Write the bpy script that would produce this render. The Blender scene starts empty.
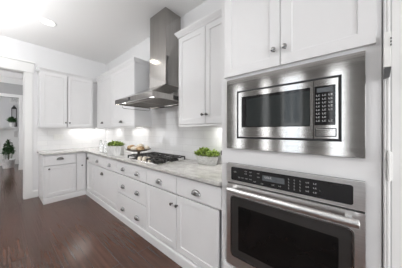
import bpy, bmesh, math, random
from mathutils import Vector, Matrix
random.seed(7)
PI = math.pi
SC = bpy.context.scene
COL = SC.collection

# ------------------------------------------------------------ camera
cd = bpy.data.cameras.new('camera')
cam = bpy.data.objects.new('camera', cd)
COL.objects.link(cam)
cd.sensor_width = 36.0
cd.lens = 168.62 / 402 * 36.0
cd.shift_y = -3.4 / 402
cd.clip_start = 0.02
cam.location = (0, 0, 1.323)
cam.rotation_euler = (PI / 2, 0, math.radians(90 - 49.75))
SC.camera = cam

# ------------------------------------------------------------ world, exposure
w = bpy.data.worlds.new('sky'); SC.world = w; w.use_nodes = True
w.node_tree.nodes['Background'].inputs[0].default_value = (0.80, 0.90, 1.0, 1)
w.node_tree.nodes['Background'].inputs[1].default_value = 2.0
SC.view_settings.view_transform = 'Standard'
SC.view_settings.look = 'None'
SC.view_settings.gamma = 1
SC.view_settings.use_curve_mapping = False
SC.view_settings.exposure = -0.32
SC.cycles.use_denoising = True
SC.cycles.max_bounces = 10
SC.cycles.diffuse_bounces = 6
SC.cycles.glossy_bounces = 5
SC.cycles.transmission_bounces = 8
SC.cycles.caustics_reflective = False
SC.cycles.caustics_refractive = False


def area(name, loc, rot, sx, sy, power, col=(1, 1, 1), shape='RECTANGLE', parent=None):
    l = bpy.data.lights.new(name, 'AREA'); l.shape = shape; l.size = sx; l.size_y = sy
    l.energy = power; l.color = col
    o = bpy.data.objects.new(name, l); COL.objects.link(o)
    o.location = loc; o.rotation_euler = rot; o.parent = parent
    return o


# added fill lamps at made-up windows behind the camera (Y = -3 wall) and on the right (X = 3 wall)
FW = [(-2.86, -2.62), (-1.92, -1.74), (-1.36, -.86), (-.26, .02), (.9, 2.7)]     # made-up window openings, for fill and steel streaks, along the Y = -3 wall
FZ = (0.15, 2.85)
W3 = (-2.3, 0.5, 0.2, 2.2)          # added fill window along Y on the right-hand wall
FILL_TINT = (.975, .985, 1)
for a_, b_ in FW:
    area('window_daylight', ((a_ + b_) / 2, -2.96, sum(FZ) / 2), (PI / 2, 0, PI), b_ - a_, FZ[1] - FZ[0], (16 if a_ > .5 else 52) * (b_ - a_), FILL_TINT)
area('window_daylight', (2.96, (W3[0] + W3[1]) / 2, 1.2), (PI / 2, 0, PI / 2), W3[1] - W3[0], 2.0, 150, FILL_TINT)
area('window_daylight', (-7.0, -1.96, 1.5), (PI / 2, 0, PI), 1.6, 1.8, 60, FILL_TINT)  # added fill for the hall and far room; no window stands there
area('window_daylight', (-9.2, -1.96, 1.5), (PI / 2, 0, PI), 0.9, 1.8, 30, FILL_TINT)
# added uplights that brighten the ceiling; no such lamps in the room
area('bounce_light', (-2.6, -1.0, 2.5), (PI - .10, 0, 0), 3.0, 1.6, 118, FILL_TINT)
area('bounce_light', (-6.6, -.6, 2.1), (PI, 0, 0), .8, .8, 14, FILL_TINT)


# ------------------------------------------------------------ materials
def mat(name, col, rough=.5, metal=0, spec=.5, coat=0, emit=None, es=0, trans=0, ior=1.45):
    m = bpy.data.materials.new(name); m.use_nodes = True
    b = m.node_tree.nodes['Principled BSDF']
    b.inputs['Base Color'].default_value = (*col, 1)
    b.inputs['Roughness'].default_value = rough
    b.inputs['Metallic'].default_value = metal
    b.inputs['Specular IOR Level'].default_value = spec
    b.inputs['Coat Weight'].default_value = coat
    b.inputs['Transmission Weight'].default_value = trans
    b.inputs['IOR'].default_value = ior
    if emit:
        b.inputs['Emission Color'].default_value = (*emit, 1)
        b.inputs['Emission Strength'].default_value = es
    return m


def nodes(m):
    nt = m.node_tree
    return nt, nt.nodes, nt.links, nt.nodes['Principled BSDF']


def mapped(nt, scale, kind='Object', rot=(0, 0, 0)):
    tc = nt.nodes.new('ShaderNodeTexCoord'); mp = nt.nodes.new('ShaderNodeMapping')
    mp.inputs['Scale'].default_value = scale; mp.inputs['Rotation'].default_value = rot
    nt.links.new(tc.outputs[kind], mp.inputs[0])
    return mp.outputs[0]


def noise_col(m, scale, c1, c2, lo=.35, hi=.65, detail=4, nscale=1.0):
    nt, N, L, b = nodes(m)
    n = N.new('ShaderNodeTexNoise'); n.inputs['Scale'].default_value = nscale; n.inputs['Detail'].default_value = detail
    L.new(mapped(nt, scale), n.inputs['Vector'])
    r = N.new('ShaderNodeValToRGB')
    r.color_ramp.elements[0].position = lo; r.color_ramp.elements[0].color = (*c1, 1)
    r.color_ramp.elements[1].position = hi; r.color_ramp.elements[1].color = (*c2, 1)
    L.new(n.outputs['Fac'], r.inputs['Fac']); L.new(r.outputs['Color'], b.inputs['Base Color'])
    return n


def bump(m, scale, strength, dist=.002, detail=3):
    nt, N, L, b = nodes(m)
    n = N.new('ShaderNodeTexNoise'); n.inputs['Scale'].default_value = 1; n.inputs['Detail'].default_value = detail
    L.new(mapped(nt, scale), n.inputs['Vector'])
    bp = N.new('ShaderNodeBump'); bp.inputs['Strength'].default_value = strength; bp.inputs['Distance'].default_value = dist
    L.new(n.outputs['Fac'], bp.inputs['Height']); L.new(bp.outputs['Normal'], b.inputs['Normal'])


M = {}
M['wall'] = mat('wall_paint', (.76, .76, .765), .7); bump(M['wall'], (60, 60, 60), .05)
M['ceiling'] = mat('ceiling_paint', (.88, .875, .865), .8); bump(M['ceiling'], (70, 70, 70), .05)
M['greywall'] = mat('grey_wall_paint', (.42, .42, .42), .7); bump(M['greywall'], (60, 60, 60), .05)
M['greige'] = mat('greige_wall_paint', (.15, .145, .14), .7); bump(M['greige'], (60, 60, 60), .05)  # dark tone put on the unseen wall for contrast in the steel
M['trim'] = mat('trim_paint', (.80, .80, .79), .35); bump(M['trim'], (40, 40, 40), .03)
M['cab'] = mat('cabinet_paint', (.81, .805, .81), .32)
noise_col(M['cab'], (3, 3, 3), (.755, .755, .76), (.775, .775, .78)); bump(M['cab'], (50, 50, 50), .03, .001)
M['dark'] = mat('cabinet_shadow_gap', (.25, .25, .25), .7); noise_col(M['dark'], (8, 8, 8), (.24, .24, .24), (.27, .27, .27))
M['nickel'] = mat('satin_nickel', (.30, .295, .29), .22, 1); bump(M['nickel'], (200, 200, 200), .05, .0005)
M['darknickel'] = mat('dark_nickel', (.14, .135, .13), .28, 1); bump(M['darknickel'], (200, 200, 200), .05, .0005)
M['steel'] = mat('brushed_steel', (.62, .60, .58), .09, 1)
noise_col(M['steel'], (1.5, 1.5, 160), (.56, .545, .53), (.66, .645, .63), .3, .7, 2); bump(M['steel'], (1.0, 1.0, 420), .13, .0006, 2)
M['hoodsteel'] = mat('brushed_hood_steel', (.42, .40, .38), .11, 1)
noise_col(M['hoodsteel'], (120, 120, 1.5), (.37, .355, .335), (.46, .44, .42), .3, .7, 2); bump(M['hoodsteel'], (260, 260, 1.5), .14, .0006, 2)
M['ovensteel'] = mat('oven_steel', (.70, .59, .575), .28, 1)
noise_col(M['ovensteel'], (1.5, 1.5, 160), (.74, .73, .72), (.82, .81, .80), .3, .7, 2); bump(M['ovensteel'], (1.0, 1.0, 420), .2, .0006, 2)
M['filter'] = mat('hood_filter_steel', (.33, .31, .29), .35, 1); bump(M['filter'], (150, 20, 20), .5, .002)
M['blackglass'] = mat('black_glass', (.012, .012, .013), .06, 0, .6); noise_col(M['blackglass'], (9, 9, 9), (.011, .011, .012), (.014, .014, .015))
M['mesh'] = mat('microwave_window_mesh', (.05, .055, .055), .07, 0, .6); noise_col(M['mesh'], (400, 400, 400), (.02, .024, .024), (.04, .045, .045))
M['ovenglass'] = mat('oven_glass', (.01, .009, .009), .08, 0, .3); noise_col(M['ovenglass'], (5, 5, 5), (.006, .006, .006), (.010, .009, .009))
M['grayglass'] = mat('oven_glass_border', (.035, .033, .032), .12, 0, .5); noise_col(M['grayglass'], (5, 5, 5), (.032, .03, .029), (.04, .037, .036))
M['iron'] = mat('cast_iron', (.02, .019, .018), .42, 0, .5); bump(M['iron'], (300, 300, 300), .3, .001)
M['button'] = mat('printed_key', (.55, .55, .55), .4); noise_col(M['button'], (300, 300, 300), (.5, .5, .5), (.6, .6, .6))
M['display'] = mat('display_panel', (.11, .12, .13), .2); noise_col(M['display'], (50, 50, 50), (.10, .11, .12), (.12, .13, .14))
M['plastic'] = mat('white_plastic', (.82, .82, .80), .35); noise_col(M['plastic'], (9, 9, 9), (.81, .81, .79), (.83, .83, .81))
M['slot'] = mat('outlet_slot', (.2, .2, .2), .5); noise_col(M['slot'], (9, 9, 9), (.18, .18, .18), (.22, .22, .22))
M['black'] = mat('black_plastic', (.02, .02, .022), .4); noise_col(M['black'], (9, 9, 9), (.018, .018, .02), (.024, .024, .026))
M['lens'] = mat('lamp_lens', (1, 1, 1), .4, emit=(1, .96, .88), es=2.2)
M['strip'] = mat('led_strip_lens', (1, 1, 1), .4, emit=(1, .98, .95), es=2.5)
M['glass'] = mat('clear_glass', (.97, .98, .98), .03, 0, .5, trans=1, ior=1.45)
M['winglass'] = mat('window_glass', (1, 1, 1), .0, 0, .5, trans=1, ior=1.01)
M['silver'] = mat('mottled_silver', (.62, .62, .61), .35, .35); noise_col(M['silver'], (35, 35, 12), (.62, .62, .61), (.84, .84, .83), .35, .65)
M['zinc'] = mat('whitewashed_zinc', (.66, .66, .65), .5, .1); noise_col(M['zinc'], (60, 60, 60), (.52, .52, .51), (.75, .75, .74), .3, .6)
M['leaf'] = mat('leaf_green', (.13, .26, .03), .45); noise_col(M['leaf'], (45, 45, 45), (.07, .14, .015), (.42, .54, .13), .38, .56, 3)
M['leafdark'] = mat('leaf_dark_green', (.03, .09, .03), .5); noise_col(M['leafdark'], (20, 20, 20), (.015, .05, .015), (.07, .16, .06), .35, .6, 3)
M['soil'] = mat('soil', (.05, .035, .02), .9); noise_col(M['soil'], (60, 60, 60), (.03, .02, .012), (.08, .05, .03))
M['wood'] = mat('dark_platter_wood', (.06, .035, .02), .45); noise_col(M['wood'], (6, 60, 60), (.035, .02, .012), (.11, .065, .04))
M['bread'] = mat('bread_crust', (.55, .38, .2), .75); noise_col(M['bread'], (28, 28, 28), (.34, .20, .09), (.66, .48, .29), .35, .62); bump(M['bread'], (80, 80, 80), .4, .004)
M['crumb'] = mat('pale_bread', (.78, .70, .58), .8); noise_col(M['crumb'], (45, 45, 45), (.68, .58, .45), (.86, .80, .70), .35, .6); bump(M['crumb'], (90, 90, 90), .4, .003)
M['champagne'] = mat('champagne_knob', (.78, .70, .58), .3, .55); noise_col(M['champagne'], (90, 90, 90), (.70, .62, .50), (.86, .79, .68))

# granite counter
m = mat('granite', (.6, .59, .57), .12, 0, .5); M['granite'] = m
nt, N, L, b = nodes(m)
n1 = N.new('ShaderNodeTexNoise'); n1.inputs['Scale'].default_value = 9; n1.inputs['Detail'].default_value = 8; n1.inputs['Roughness'].default_value = .65
n2 = N.new('ShaderNodeTexNoise'); n2.inputs['Scale'].default_value = 130; n2.inputs['Detail'].default_value = 2
v = mapped(nt, (1, 1.6, 1)); L.new(v, n1.inputs['Vector']); L.new(v, n2.inputs['Vector'])
r1 = N.new('ShaderNodeValToRGB'); e = r1.color_ramp.elements
e[0].position = .34; e[0].color = (.50, .49, .47, 1); e[1].position = .62; e[1].color = (.70, .69, .665, 1)
r2 = N.new('ShaderNodeValToRGB'); e = r2.color_ramp.elements
e[0].position = .36; e[0].color = (.55, .52, .48, 1); e[1].position = .52; e[1].color = (1, 1, 1, 1)
mx = N.new('ShaderNodeMix'); mx.data_type = 'RGBA'; mx.blend_type = 'MULTIPLY'; mx.inputs['Factor'].default_value = .6
L.new(n1.outputs['Fac'], r1.inputs['Fac']); L.new(n2.outputs['Fac'], r2.inputs['Fac'])
L.new(r1.outputs['Color'], mx.inputs['A']); L.new(r2.outputs['Color'], mx.inputs['B']); L.new(mx.outputs['Result'], b.inputs['Base Color'])


def brick_mat(name, c1, c2, mortar, bw, rh, ms, rough, vec, bstr, coat=0, smooth=.2):
    m = mat(name, c1, rough, 0, .5, coat)
    nt, N, L, b = nodes(m)
    br = N.new('ShaderNodeTexBrick')
    br.inputs['Color1'].default_value = (*c1, 1); br.inputs['Color2'].default_value = (*c2, 1); br.inputs['Mortar'].default_value = (*mortar, 1)
    br.inputs['Scale'].default_value = 1; br.inputs['Brick Width'].default_value = bw; br.inputs['Row Height'].default_value = rh
    br.inputs['Mortar Size'].default_value = ms; br.inputs['Mortar Smooth'].default_value = smooth
    tc = N.new('ShaderNodeTexCoord'); sx = N.new('ShaderNodeSeparateXYZ'); cx = N.new('ShaderNodeCombineXYZ')
    L.new(tc.outputs['Object'], sx.inputs[0])
    L.new(sx.outputs[vec[0]], cx.inputs['X']); L.new(sx.outputs[vec[1]], cx.inputs['Y'])
    L.new(cx.outputs[0], br.inputs['Vector'])
    L.new(br.outputs['Color'], b.inputs['Base Color'])
    bp = N.new('ShaderNodeBump'); bp.inputs['Strength'].default_value = bstr; bp.inputs['Distance'].default_value = .002; bp.invert = True
    L.new(br.outputs['Fac'], bp.inputs['Height']); L.new(bp.outputs['Normal'], b.inputs['Normal'])
    return m, br, bp, cx


for key, vec in (('tile_x', ('X', 'Z')), ('tile_y', ('Y', 'Z'))):
    M[key], br, bp, cx = brick_mat('glossy_white_' + key, (.83, .83, .83), (.79, .79, .80), (.68, .68, .68), .406, .1015, .0020, .07, vec, .45)
    nt, N, L, b = nodes(M[key])
    nz = N.new('ShaderNodeTexNoise'); nz.inputs['Scale'].default_value = 7; L.new(cx.outputs[0], nz.inputs['Vector'])
    b2 = N.new('ShaderNodeBump'); b2.inputs['Strength'].default_value = .35; b2.inputs['Distance'].default_value = .008
    L.new(nz.outputs['Fac'], b2.inputs['Height']); L.new(bp.outputs['Normal'], b2.inputs['Normal']); L.new(b2.outputs['Normal'], b.inputs['Normal'])

# plank floor, planks along X
m, br, bp, cx = brick_mat('dark_wood_planks', (.092, .041, .025), (.070, .030, .018), (.03, .015, .011), 1.7, .19, .0022, .17, ('X', 'Y'), .6)
M['floor'] = m
m.node_tree.nodes['Principled BSDF'].inputs['Specular IOR Level'].default_value = .75
nt, N, L, b = nodes(m)
gn = N.new('ShaderNodeTexNoise'); gn.inputs['Scale'].default_value = 1; gn.inputs['Detail'].default_value = 5
L.new(mapped(nt, (2.2, 34, 1)), gn.inputs['Vector'])
gr = N.new('ShaderNodeValToRGB'); e = gr.color_ramp.elements
e[0].position = .3; e[0].color = (.62, .58, .56, 1); e[1].position = .7; e[1].color = (1.25, 1.2, 1.18, 1)
mx = N.new('ShaderNodeMix'); mx.data_type = 'RGBA'; mx.blend_type = 'MULTIPLY'; mx.inputs['Factor'].default_value = .8
L.new(gn.outputs['Fac'], gr.inputs['Fac']); L.new(br.outputs['Color'], mx.inputs['A']); L.new(gr.outputs['Color'], mx.inputs['B'])
L.new(mx.outputs['Result'], b.inputs['Base Color'])
sn = N.new('ShaderNodeTexNoise'); sn.inputs['Scale'].default_value = 1; sn.inputs['Detail'].default_value = 2
L.new(mapped(nt, (2.0, 60, 1)), sn.inputs['Vector'])
b2 = N.new('ShaderNodeBump'); b2.inputs['Strength'].default_value = .6; b2.inputs['Distance'].default_value = .003
L.new(sn.outputs['Fac'], b2.inputs['Height']); L.new(bp.outputs['Normal'], b2.inputs['Normal']); L.new(b2.outputs['Normal'], b.inputs['Normal'])


# ------------------------------------------------------------ mesh helpers
def add_box(bm, x0, x1, y0, y1, z0, z1, bev=0.0, seg=2):
    t = bmesh.new()
    r = bmesh.ops.create_cube(t, size=1)
    for v in t.verts:
        v.co = Vector(((x0 + x1) / 2 + v.co.x * (x1 - x0), (y0 + y1) / 2 + v.co.y * (y1 - y0), (z0 + z1) / 2 + v.co.z * (z1 - z0)))
    if bev > 0:
        bmesh.ops.bevel(t, geom=t.edges[:] , offset=bev, segments=seg, affect='EDGES', profile=.6)
    merge(bm, t)


def merge(bm, t, mtx=None):
    if mtx: bmesh.ops.transform(t, matrix=mtx, verts=t.verts)
    me = bpy.data.meshes.new('tmp'); t.to_mesh(me); t.free(); bm.from_mesh(me); bpy.data.meshes.remove(me)


def add_lathe(bm, prof, axis='Z', c=(0, 0, 0), seg=24, sx=1, sy=1, close=True):
    """prof: list of (r, h)"""
    t = bmesh.new(); rings = []
    for r, h in prof:
        rings.append([t.verts.new((r * math.cos(2 * PI * i / seg) * sx, r * math.sin(2 * PI * i / seg) * sy, h)) for i in range(seg)])
    for a, b_ in zip(rings, rings[1:]):
        for i in range(seg):
            j = (i + 1) % seg
            t.faces.new((a[i], a[j], b_[j], b_[i]))
    if close:
        t.faces.new(rings[0][::-1]); t.faces.new(rings[-1])
    mt = Matrix.Translation(c)
    if axis == 'Y': mt = mt @ Matrix.Rotation(PI / 2, 4, 'X')      # h grows towards -Y
    if axis == 'X': mt = mt @ Matrix.Rotation(PI / 2, 4, 'Y')
    bmesh.ops.remove_doubles(t, verts=t.verts, dist=1e-6)
    merge(bm, t, mt)


def add_tube(bm, pts, r, seg=10):
    t = bmesh.new(); pts = [Vector(p) for p in pts]; rings = []
    for i, p in enumerate(pts):
        d = (pts[min(i + 1, len(pts) - 1)] - pts[max(i - 1, 0)]).normalized()
        up = Vector((0, 0, 1)) if abs(d.z) < .9 else Vector((1, 0, 0))
        a = d.cross(up).normalized(); b_ = d.cross(a).normalized()
        rings.append([t.verts.new(p + r * (math.cos(2 * PI * k / seg) * a + math.sin(2 * PI * k / seg) * b_)) for k in range(seg)])
    for a, b_ in zip(rings, rings[1:]):
        for k in range(seg):
            t.faces.new((a[k], a[(k + 1) % seg], b_[(k + 1) % seg], b_[k]))
    t.faces.new(rings[0][::-1]); t.faces.new(rings[-1])
    merge(bm, t)


def add_prism(bm, prof, axis, a, b_):
    """extrude a closed 2D outline; axis X: prof=(y,z); axis Y: prof=(x,z); axis Z: prof=(x,y)"""
    t = bmesh.new()
    def P(p, s):
        return {'X': (s, p[0], p[1]), 'Y': (p[0], s, p[1]), 'Z': (p[0], p[1], s)}[axis]
    A = [t.verts.new(P(p, a)) for p in prof]; B = [t.verts.new(P(p, b_)) for p in prof]
    n = len(prof)
    for i in range(n): t.faces.new((A[i], A[(i + 1) % n], B[(i + 1) % n], B[i]))
    t.faces.new(A[::-1]); t.faces.new(B)
    merge(bm, t)


def obj(name, bm, material, parent=None, smooth=False, loc=None, rotz=0):
    bmesh.ops.recalc_face_normals(bm, faces=bm.faces)
    me = bpy.data.meshes.new(name); bm.to_mesh(me); bm.free()
    me.materials.append(M[material])
    if smooth:
        for p in me.polygons: p.use_smooth = True
        try: me.set_sharp_from_angle(angle=math.radians(40))
        except Exception: pass
    o = bpy.data.objects.new(name, me); COL.objects.link(o)
    if parent: o.parent = parent
    if loc: o.location = loc
    if rotz: o.rotation_euler = (0, 0, rotz)
    return o


def thing(name, label, cat, loc=(0, 0, 0), rotz=0, group=None):
    o = bpy.data.objects.new(name, None); COL.objects.link(o)
    o.empty_display_size = .1
    o.location = loc; o.rotation_euler = (0, 0, rotz); o['label'] = label; o['category'] = cat
    if group: o['group'] = group
    return o


def tag(o, label, cat, group=None):
    o['label'] = label; o['category'] = cat
    if group: o['group'] = group
    return o


def struct(name, bm, material, parent=None):
    o = obj(name, bm, material, parent)
    if not parent: o['kind'] = 'structure'
    return o


def boxes(*bs, bev=0.0):
    bm = bmesh.new()
    for q in bs: add_box(bm, *q, bev=bev)
    return bm


# ------------------------------------------------------------ room shell
YW, XL, ZC = 1.745, -4.694, 3.036
YB = 1.135       # door faces of the base cabinets on the hood wall
struct('floor', boxes((-10.3, 3.2, -3.2, 2.2, -.1, 0)), 'floor')
struct('ceiling', boxes((-10.3, 3.2, -3.2, 2.2, ZC, ZC + .1)), 'ceiling')
wb = struct('wall_back', boxes((XL - .15, .14, YW, YW + .12, 0, ZC)), 'wall')
struct('trim_6', boxes((XL + .01, -.746, YW - .009, YW, .915, 1.72)), 'tile_x')
wl = struct('wall_left', boxes((XL - .15, XL, .282, YW, 0, ZC), (XL - .15, XL, -.95, .282, 2.452, ZC), (XL - .15, XL, -3.0, -.95, 0, ZC)), 'wall')
struct('trim_7', boxes((XL, XL + .009, .455, YW - .009, .915, 1.40)), 'tile_y')
# right-hand wall return beside the oven tower, with a door in it
struct('wall_right', boxes((.138, .163, YB + .008, YW + .12, 0, ZC), (.163, .975, YB + .008, YW + .12, 2.1, ZC), (.975, 3.0, YB + .008, YW + .12, 0, ZC),
                           (3.0, 3.12, -3.0, W3[0], 0, ZC), (3.0, 3.12, W3[1], YW, 0, ZC), (3.0, 3.12, W3[0], W3[1], 0, W3[2]), (3.0, 3.12, W3[0], W3[1], W3[3], ZC)), 'wall')
bs = []; px = XL - .15
for a_, b_ in FW:
    bs.append((px, a_, -3.12, -3.0, 0, ZC)); bs.append((a_, b_, -3.12, -3.0, 0, FZ[0])); bs.append((a_, b_, -3.12, -3.0, FZ[1], ZC)); px = b_
bs.append((px, 3.12, -3.12, -3.0, 0, ZC))
struct('wall_front', boxes(*bs), 'greige')


def window(n, x0, x1, z0, z1, along, p):
    bm = bmesh.new(); f = .05
    def B(a, b_, c, d, t0=.02, t1=.08):
        if along == 'X': add_box(bm, a, b_, p - t1, p - t0, c, d, bev=.004)
        else: add_box(bm, p + t0, p + t1, a, b_, c, d, bev=.004)
    B(x0, x0 + f, z0, z1); B(x1 - f, x1, z0, z1); B(x0 + f, x1 - f, z0, z0 + f); B(x0 + f, x1 - f, z1 - f, z1)
    B(x0 + f, x1 - f, (z0 + z1) / 2 - .02, (z0 + z1) / 2 + .02, .03, .07)
    B((x0 + x1) / 2 - .015, (x0 + x1) / 2 + .015, z0 + f, z1 - f, .035, .065)
    o = struct('window_%d' % n, bm, 'trim')
    g = bmesh.new()
    if along == 'X': add_box(g, x0 + f, x1 - f, p - .052, p - .048, z0 + f, z1 - f)
    else: add_box(g, p + .048, p + .052, x0 + f, x1 - f, z0 + f, z1 - f)
    struct('pane', g, 'winglass', o)


for k, (a_, b_) in enumerate(FW): window(k + 1, a_, b_, FZ[0], FZ[1], 'X', -3.0)  # unseen windows added to light the room and streak the steel
window(6, *W3, 'Y', 3.0)

# hall and room beyond the cased opening
struct('wall_hall', boxes((-10.0, XL - .15, .95, 1.07, 0, ZC)), 'wall')
XF = -8.33
wf = struct('wall_far', boxes((XF - .15, XF, .37, .95, 0, ZC), (XF - .15, XF, -2.0, .37, 2.42, ZC)), 'greywall')
struct('wall_end', boxes((-10.02, -9.9, -2.0, .95, 0, ZC)), 'wall')
struct('wall_side', boxes((-10.0, XL - .15, -2.12, -2.0, 0, ZC)), 'wall')
bm = bmesh.new()
add_box(bm, XF, XF + .02, .37, .46, 0, 2.42, bev=.004); add_box(bm, XF, XF + .025, -.9, .48, 2.42, 2.52, bev=.004)
add_box(bm, XF, XF + .03, .36, .47, 0, .15, bev=.004)
struct('trim_1', bm, 'trim')
bm = bmesh.new()
add_prism(bm, [(XF, ZC - .17), (XF + .03, ZC - .17), (XF + .13, ZC - .04), (XF + .13, ZC - .001), (XF, ZC - .001)], 'Y', -1.99, .94)
struct('trim_2', bm, 'trim')
bm = bmesh.new()                      # white panelled wall with grooves in the far room
add_box(bm, -9.899, -9.88, -.6, .94, .14, 1.4)
for k in range(16): add_box(bm, -9.88, -9.872, -.58 + k * .095, -.505 + k * .095, .14, 1.4, bev=.002)
struct('trim_3', bm, 'trim')
struct('baseboard_far', boxes((-9.899, -9.865, -1.9, .94, 0, .14), bev=.004), 'trim')

# cased opening: right casing, header with cap, plinth
bm = bmesh.new()
add_box(bm, XL, XL + .022, .282, .392, 0, 2.45, bev=.003)
add_box(bm, XL, XL + .022, -1.06, -.95, 0, 2.45, bev=.003)
add_box(bm, XL, XL + .03, -1.08, .408, 2.452, 2.64, bev=.003)
add_box(bm, XL, XL + .05, -1.10, .424, 2.64, 2.672, bev=.004)
add_box(bm, XL - .15, XL, .268, .281, 0, 2.451, bev=.002)
add_box(bm, XL - .15, XL, -.949, -.936, 0, 2.451, bev=.002)
add_box(bm, XL - .15, XL, -.936, .268, 2.438, 2.451, bev=.002)
struct('trim_4', bm, 'trim')
bm = bmesh.new(); add_prism(bm, [(XL, 0), (XL + .016, 0), (XL + .016, .11), (XL + .006, .135), (XL, .135)], 'Y', .393, .476)
struct('baseboard_left', bm, 'trim')
bm = bmesh.new(); add_prism(bm, [(-3.0, 0), (-2.984, 0), (-2.984, .11), (-2.994, .135), (-3.0, .135)], 'X', XL, 3.0)
struct('baseboard_front', bm, 'trim')

# door and its moulded casing beside the tower
bm = bmesh.new()
yb = YB + .008
for x0, x1 in ((.139, .1605),):
    add_box(bm, x0, x1, yb - .012, yb, 0, 2.16, bev=.003)
    add_box(bm, x0 + .002, x0 + .008, yb - .020, yb - .012, 0, 2.16, bev=.003)
    add_box(bm, x0 + .011, x0 + .0185, yb - .017, yb - .012, 0, 2.16, bev=.002)
add_box(bm, .976, 1.06, yb - .018, yb, 0, 2.16, bev=.003)
add_box(bm, .1605, .976, yb - .018, yb, 2.10, 2.16, bev=.003)
struct('trim_5', bm, 'trim')
bm = bmesh.new()
add_box(bm, .166, .972, yb + .006, yb + .045, .01, 2.095, bev=.003)
for z0, z1 in ((.12, .95), (1.08, 1.95)):
    add_box(bm, .29, .85, yb + .002, yb + .006, z0, z1, bev=.0015)
dr = struct('door_1', bm, 'trim')
bm = bmesh.new()
add_lathe(bm, [(.028, 0), (.028, .006), (.012, .01), (.012, .03), (.026, .04), (.028, .055), (.018, .066)], 'Y', (.90, yb + .006, .95))
struct('door_handle', bm, 'nickel', dr)
for z in (1.165, .22):
    bm = bmesh.new()
    add_box(bm, .150, .166, yb - .026, yb + .004, z - .065, z + .065, bev=.003)
    add_lathe(bm, [(.005, -.068), (.006, -.066), (.006, .066), (.005, .068)], 'Z', (.1545, yb - .028, z), 12)
    struct('hinge', bm, 'plastic', dr)

# ------------------------------------------------------------ cabinet fronts and pulls
def knob(parent, x, y, z, material='nickel'):
    bm = bmesh.new()
    add_lathe(bm, [(.0085, 0), (.0085, .003), (.0055, .006), (.0055, .014), (.0135, .019), (.0155, .024), (.0135, .029), (.007, .0315)], 'Y', (x, y, z), 20)
    return obj('knob', bm, material, parent, smooth=True)


def cup_pull(parent, x, y, z, wd=.108, material='nickel'):
    """open-bottomed cup pull: quarter shell with a thin back plate"""
    bm = bmesh.new(); a = wd / 2; dp = .026; hh = .044; nu, nv = 14, 6
    for sc, flip in ((1.0, False), (.88, True)):
        g = []
        for i in range(nu + 1):
            u = PI * i / nu
            row = []
            for j in range(nv + 1):
                v_ = (PI / 2) * j / nv
                px = -math.cos(u) * a * sc
                rr = math.sin(u) ** .8 if 0 < i < nu else 0
                row.append(bm.verts.new((x + px, y - .002 - dp * sc * rr * math.cos(v_), z - .014 + hh * sc * rr * math.sin(v_))))
            g.append(row)
        for i in range(nu):
            for j in range(nv):
                try: bm.faces.new((g[i][j], g[i + 1][j], g[i + 1][j + 1], g[i][j + 1]))
                except ValueError: pass
    add_lathe(bm, [(.006, 0), (.006, .004), (.003, .006)], 'Y', (x - a * .82, y - .003, z - .004), 10)
    add_lathe(bm, [(.006, 0), (.006, .004), (.003, .006)], 'Y', (x + a * .82, y - .003, z - .004), 10)
    # rim lip along the lower edge of the cup
    add_tube(bm, [(x - math.cos(PI * i / 14) * a, y - .002 - dp * (math.sin(PI * i / 14) ** .8 if 0 < i < 14 else 0), z - .014) for i in range(15)], .0022, 6)
    bmesh.ops.remove_doubles(bm, verts=bm.verts, dist=1e-5)
    return obj('cup_pull', bm, material, parent, smooth=True)


def shaker(bm, x0, x1, z0, z1, y, t=.02, rail=.058, dep=.007):
    """door: flat frame with a recessed centre panel; front face at y - t"""
    tm = bmesh.new(); f = y - t
    def ring(i, yy, ): return [tm.verts.new(p) for p in ((x0 + i, yy, z0 + i), (x1 - i, yy, z0 + i), (x1 - i, yy, z1 - i), (x0 + i, yy, z1 - i))]
    R = [ring(0, y), ring(0, f + .0015), ring(.0015, f), ring(rail, f), ring(rail + .002, f + dep - .002), ring(rail + .004, f + dep)]
    for a, b_ in zip(R, R[1:]):
        for k in range(4): tm.faces.new((a[k], a[(k + 1) % 4], b_[(k + 1) % 4], b_[k]))
    tm.faces.new(R[0][::-1]); tm.faces.new(R[-1])
    merge(bm, tm)


def cabinet(name, label, cat, loc, rotz, w_, d, z0, z1, fronts, group=None, toe=True, ends=''):
    """local frame: x 0..w_, back at y=0, carcass front at y=-d, door faces at y=-d-.02; z from the floor"""
    t = thing(name, label, cat, (loc[0], loc[1], z0), rotz, group)
    BK = -.012 if toe else 0
    def Z(v_): return v_ - z0
    bm = bmesh.new()
    add_box(bm, .0008, w_ - .0008, -d + .05, BK, 0, Z(z1))
    add_box(bm, .0008, w_ - .0008, -d, -d + .05, Z(z1) - .012, Z(z1)); add_box(bm, .0008, w_ - .0008, -d, -d + .05, .1 if toe else 0, .110 if toe else .012)
    if 'L' in ends: add_box(bm, .0008, .016, -d, -d + .05, 0, Z(z1))
    if 'R' in ends: add_box(bm, w_ - .016, w_ - .0008, -d, -d + .05, 0, Z(z1))
    obj('carcass', bm, 'cab', t)
    if toe:
        bm = bmesh.new()
        add_prism(bm, [(-d - .001, 0), (-d - .030, 0), (-d - .030, .085), (-d - .024, .098), (-d - .001, .098)], 'X', .0008, w_ - .0008)
        obj('toe_board', bm, 'cab', t)
    for fr in fronts:
        kind, x0, x1, a, b_, hs = fr
        bm = bmesh.new(); g = .004
        if kind == 'door': shaker(bm, x0 + g, x1 - g, Z(a) + g, Z(b_) - g, -d - .0005, .0195, min(.058, (x1 - x0) * .24))
        else: add_box(bm, x0 + g, x1 - g, -d - .02, -d - .0005, Z(a) + g, Z(b_) - g, bev=.002)
        p = obj(kind, bm, 'cab', t)
        for h in hs:
            if h[0] == 'knob': knob(p, h[1], -d - .02, Z(h[2]), h[3] if len(h) > 3 else 'darknickel')
            else: cup_pull(p, h[1], -d - .02, Z(h[2]), material=h[3] if len(h) > 3 else 'nickel')
    return t


LD = .588
DT, DB = .868, .680       # drawer front top and bottom
DO = .112                 # door bottom
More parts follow.
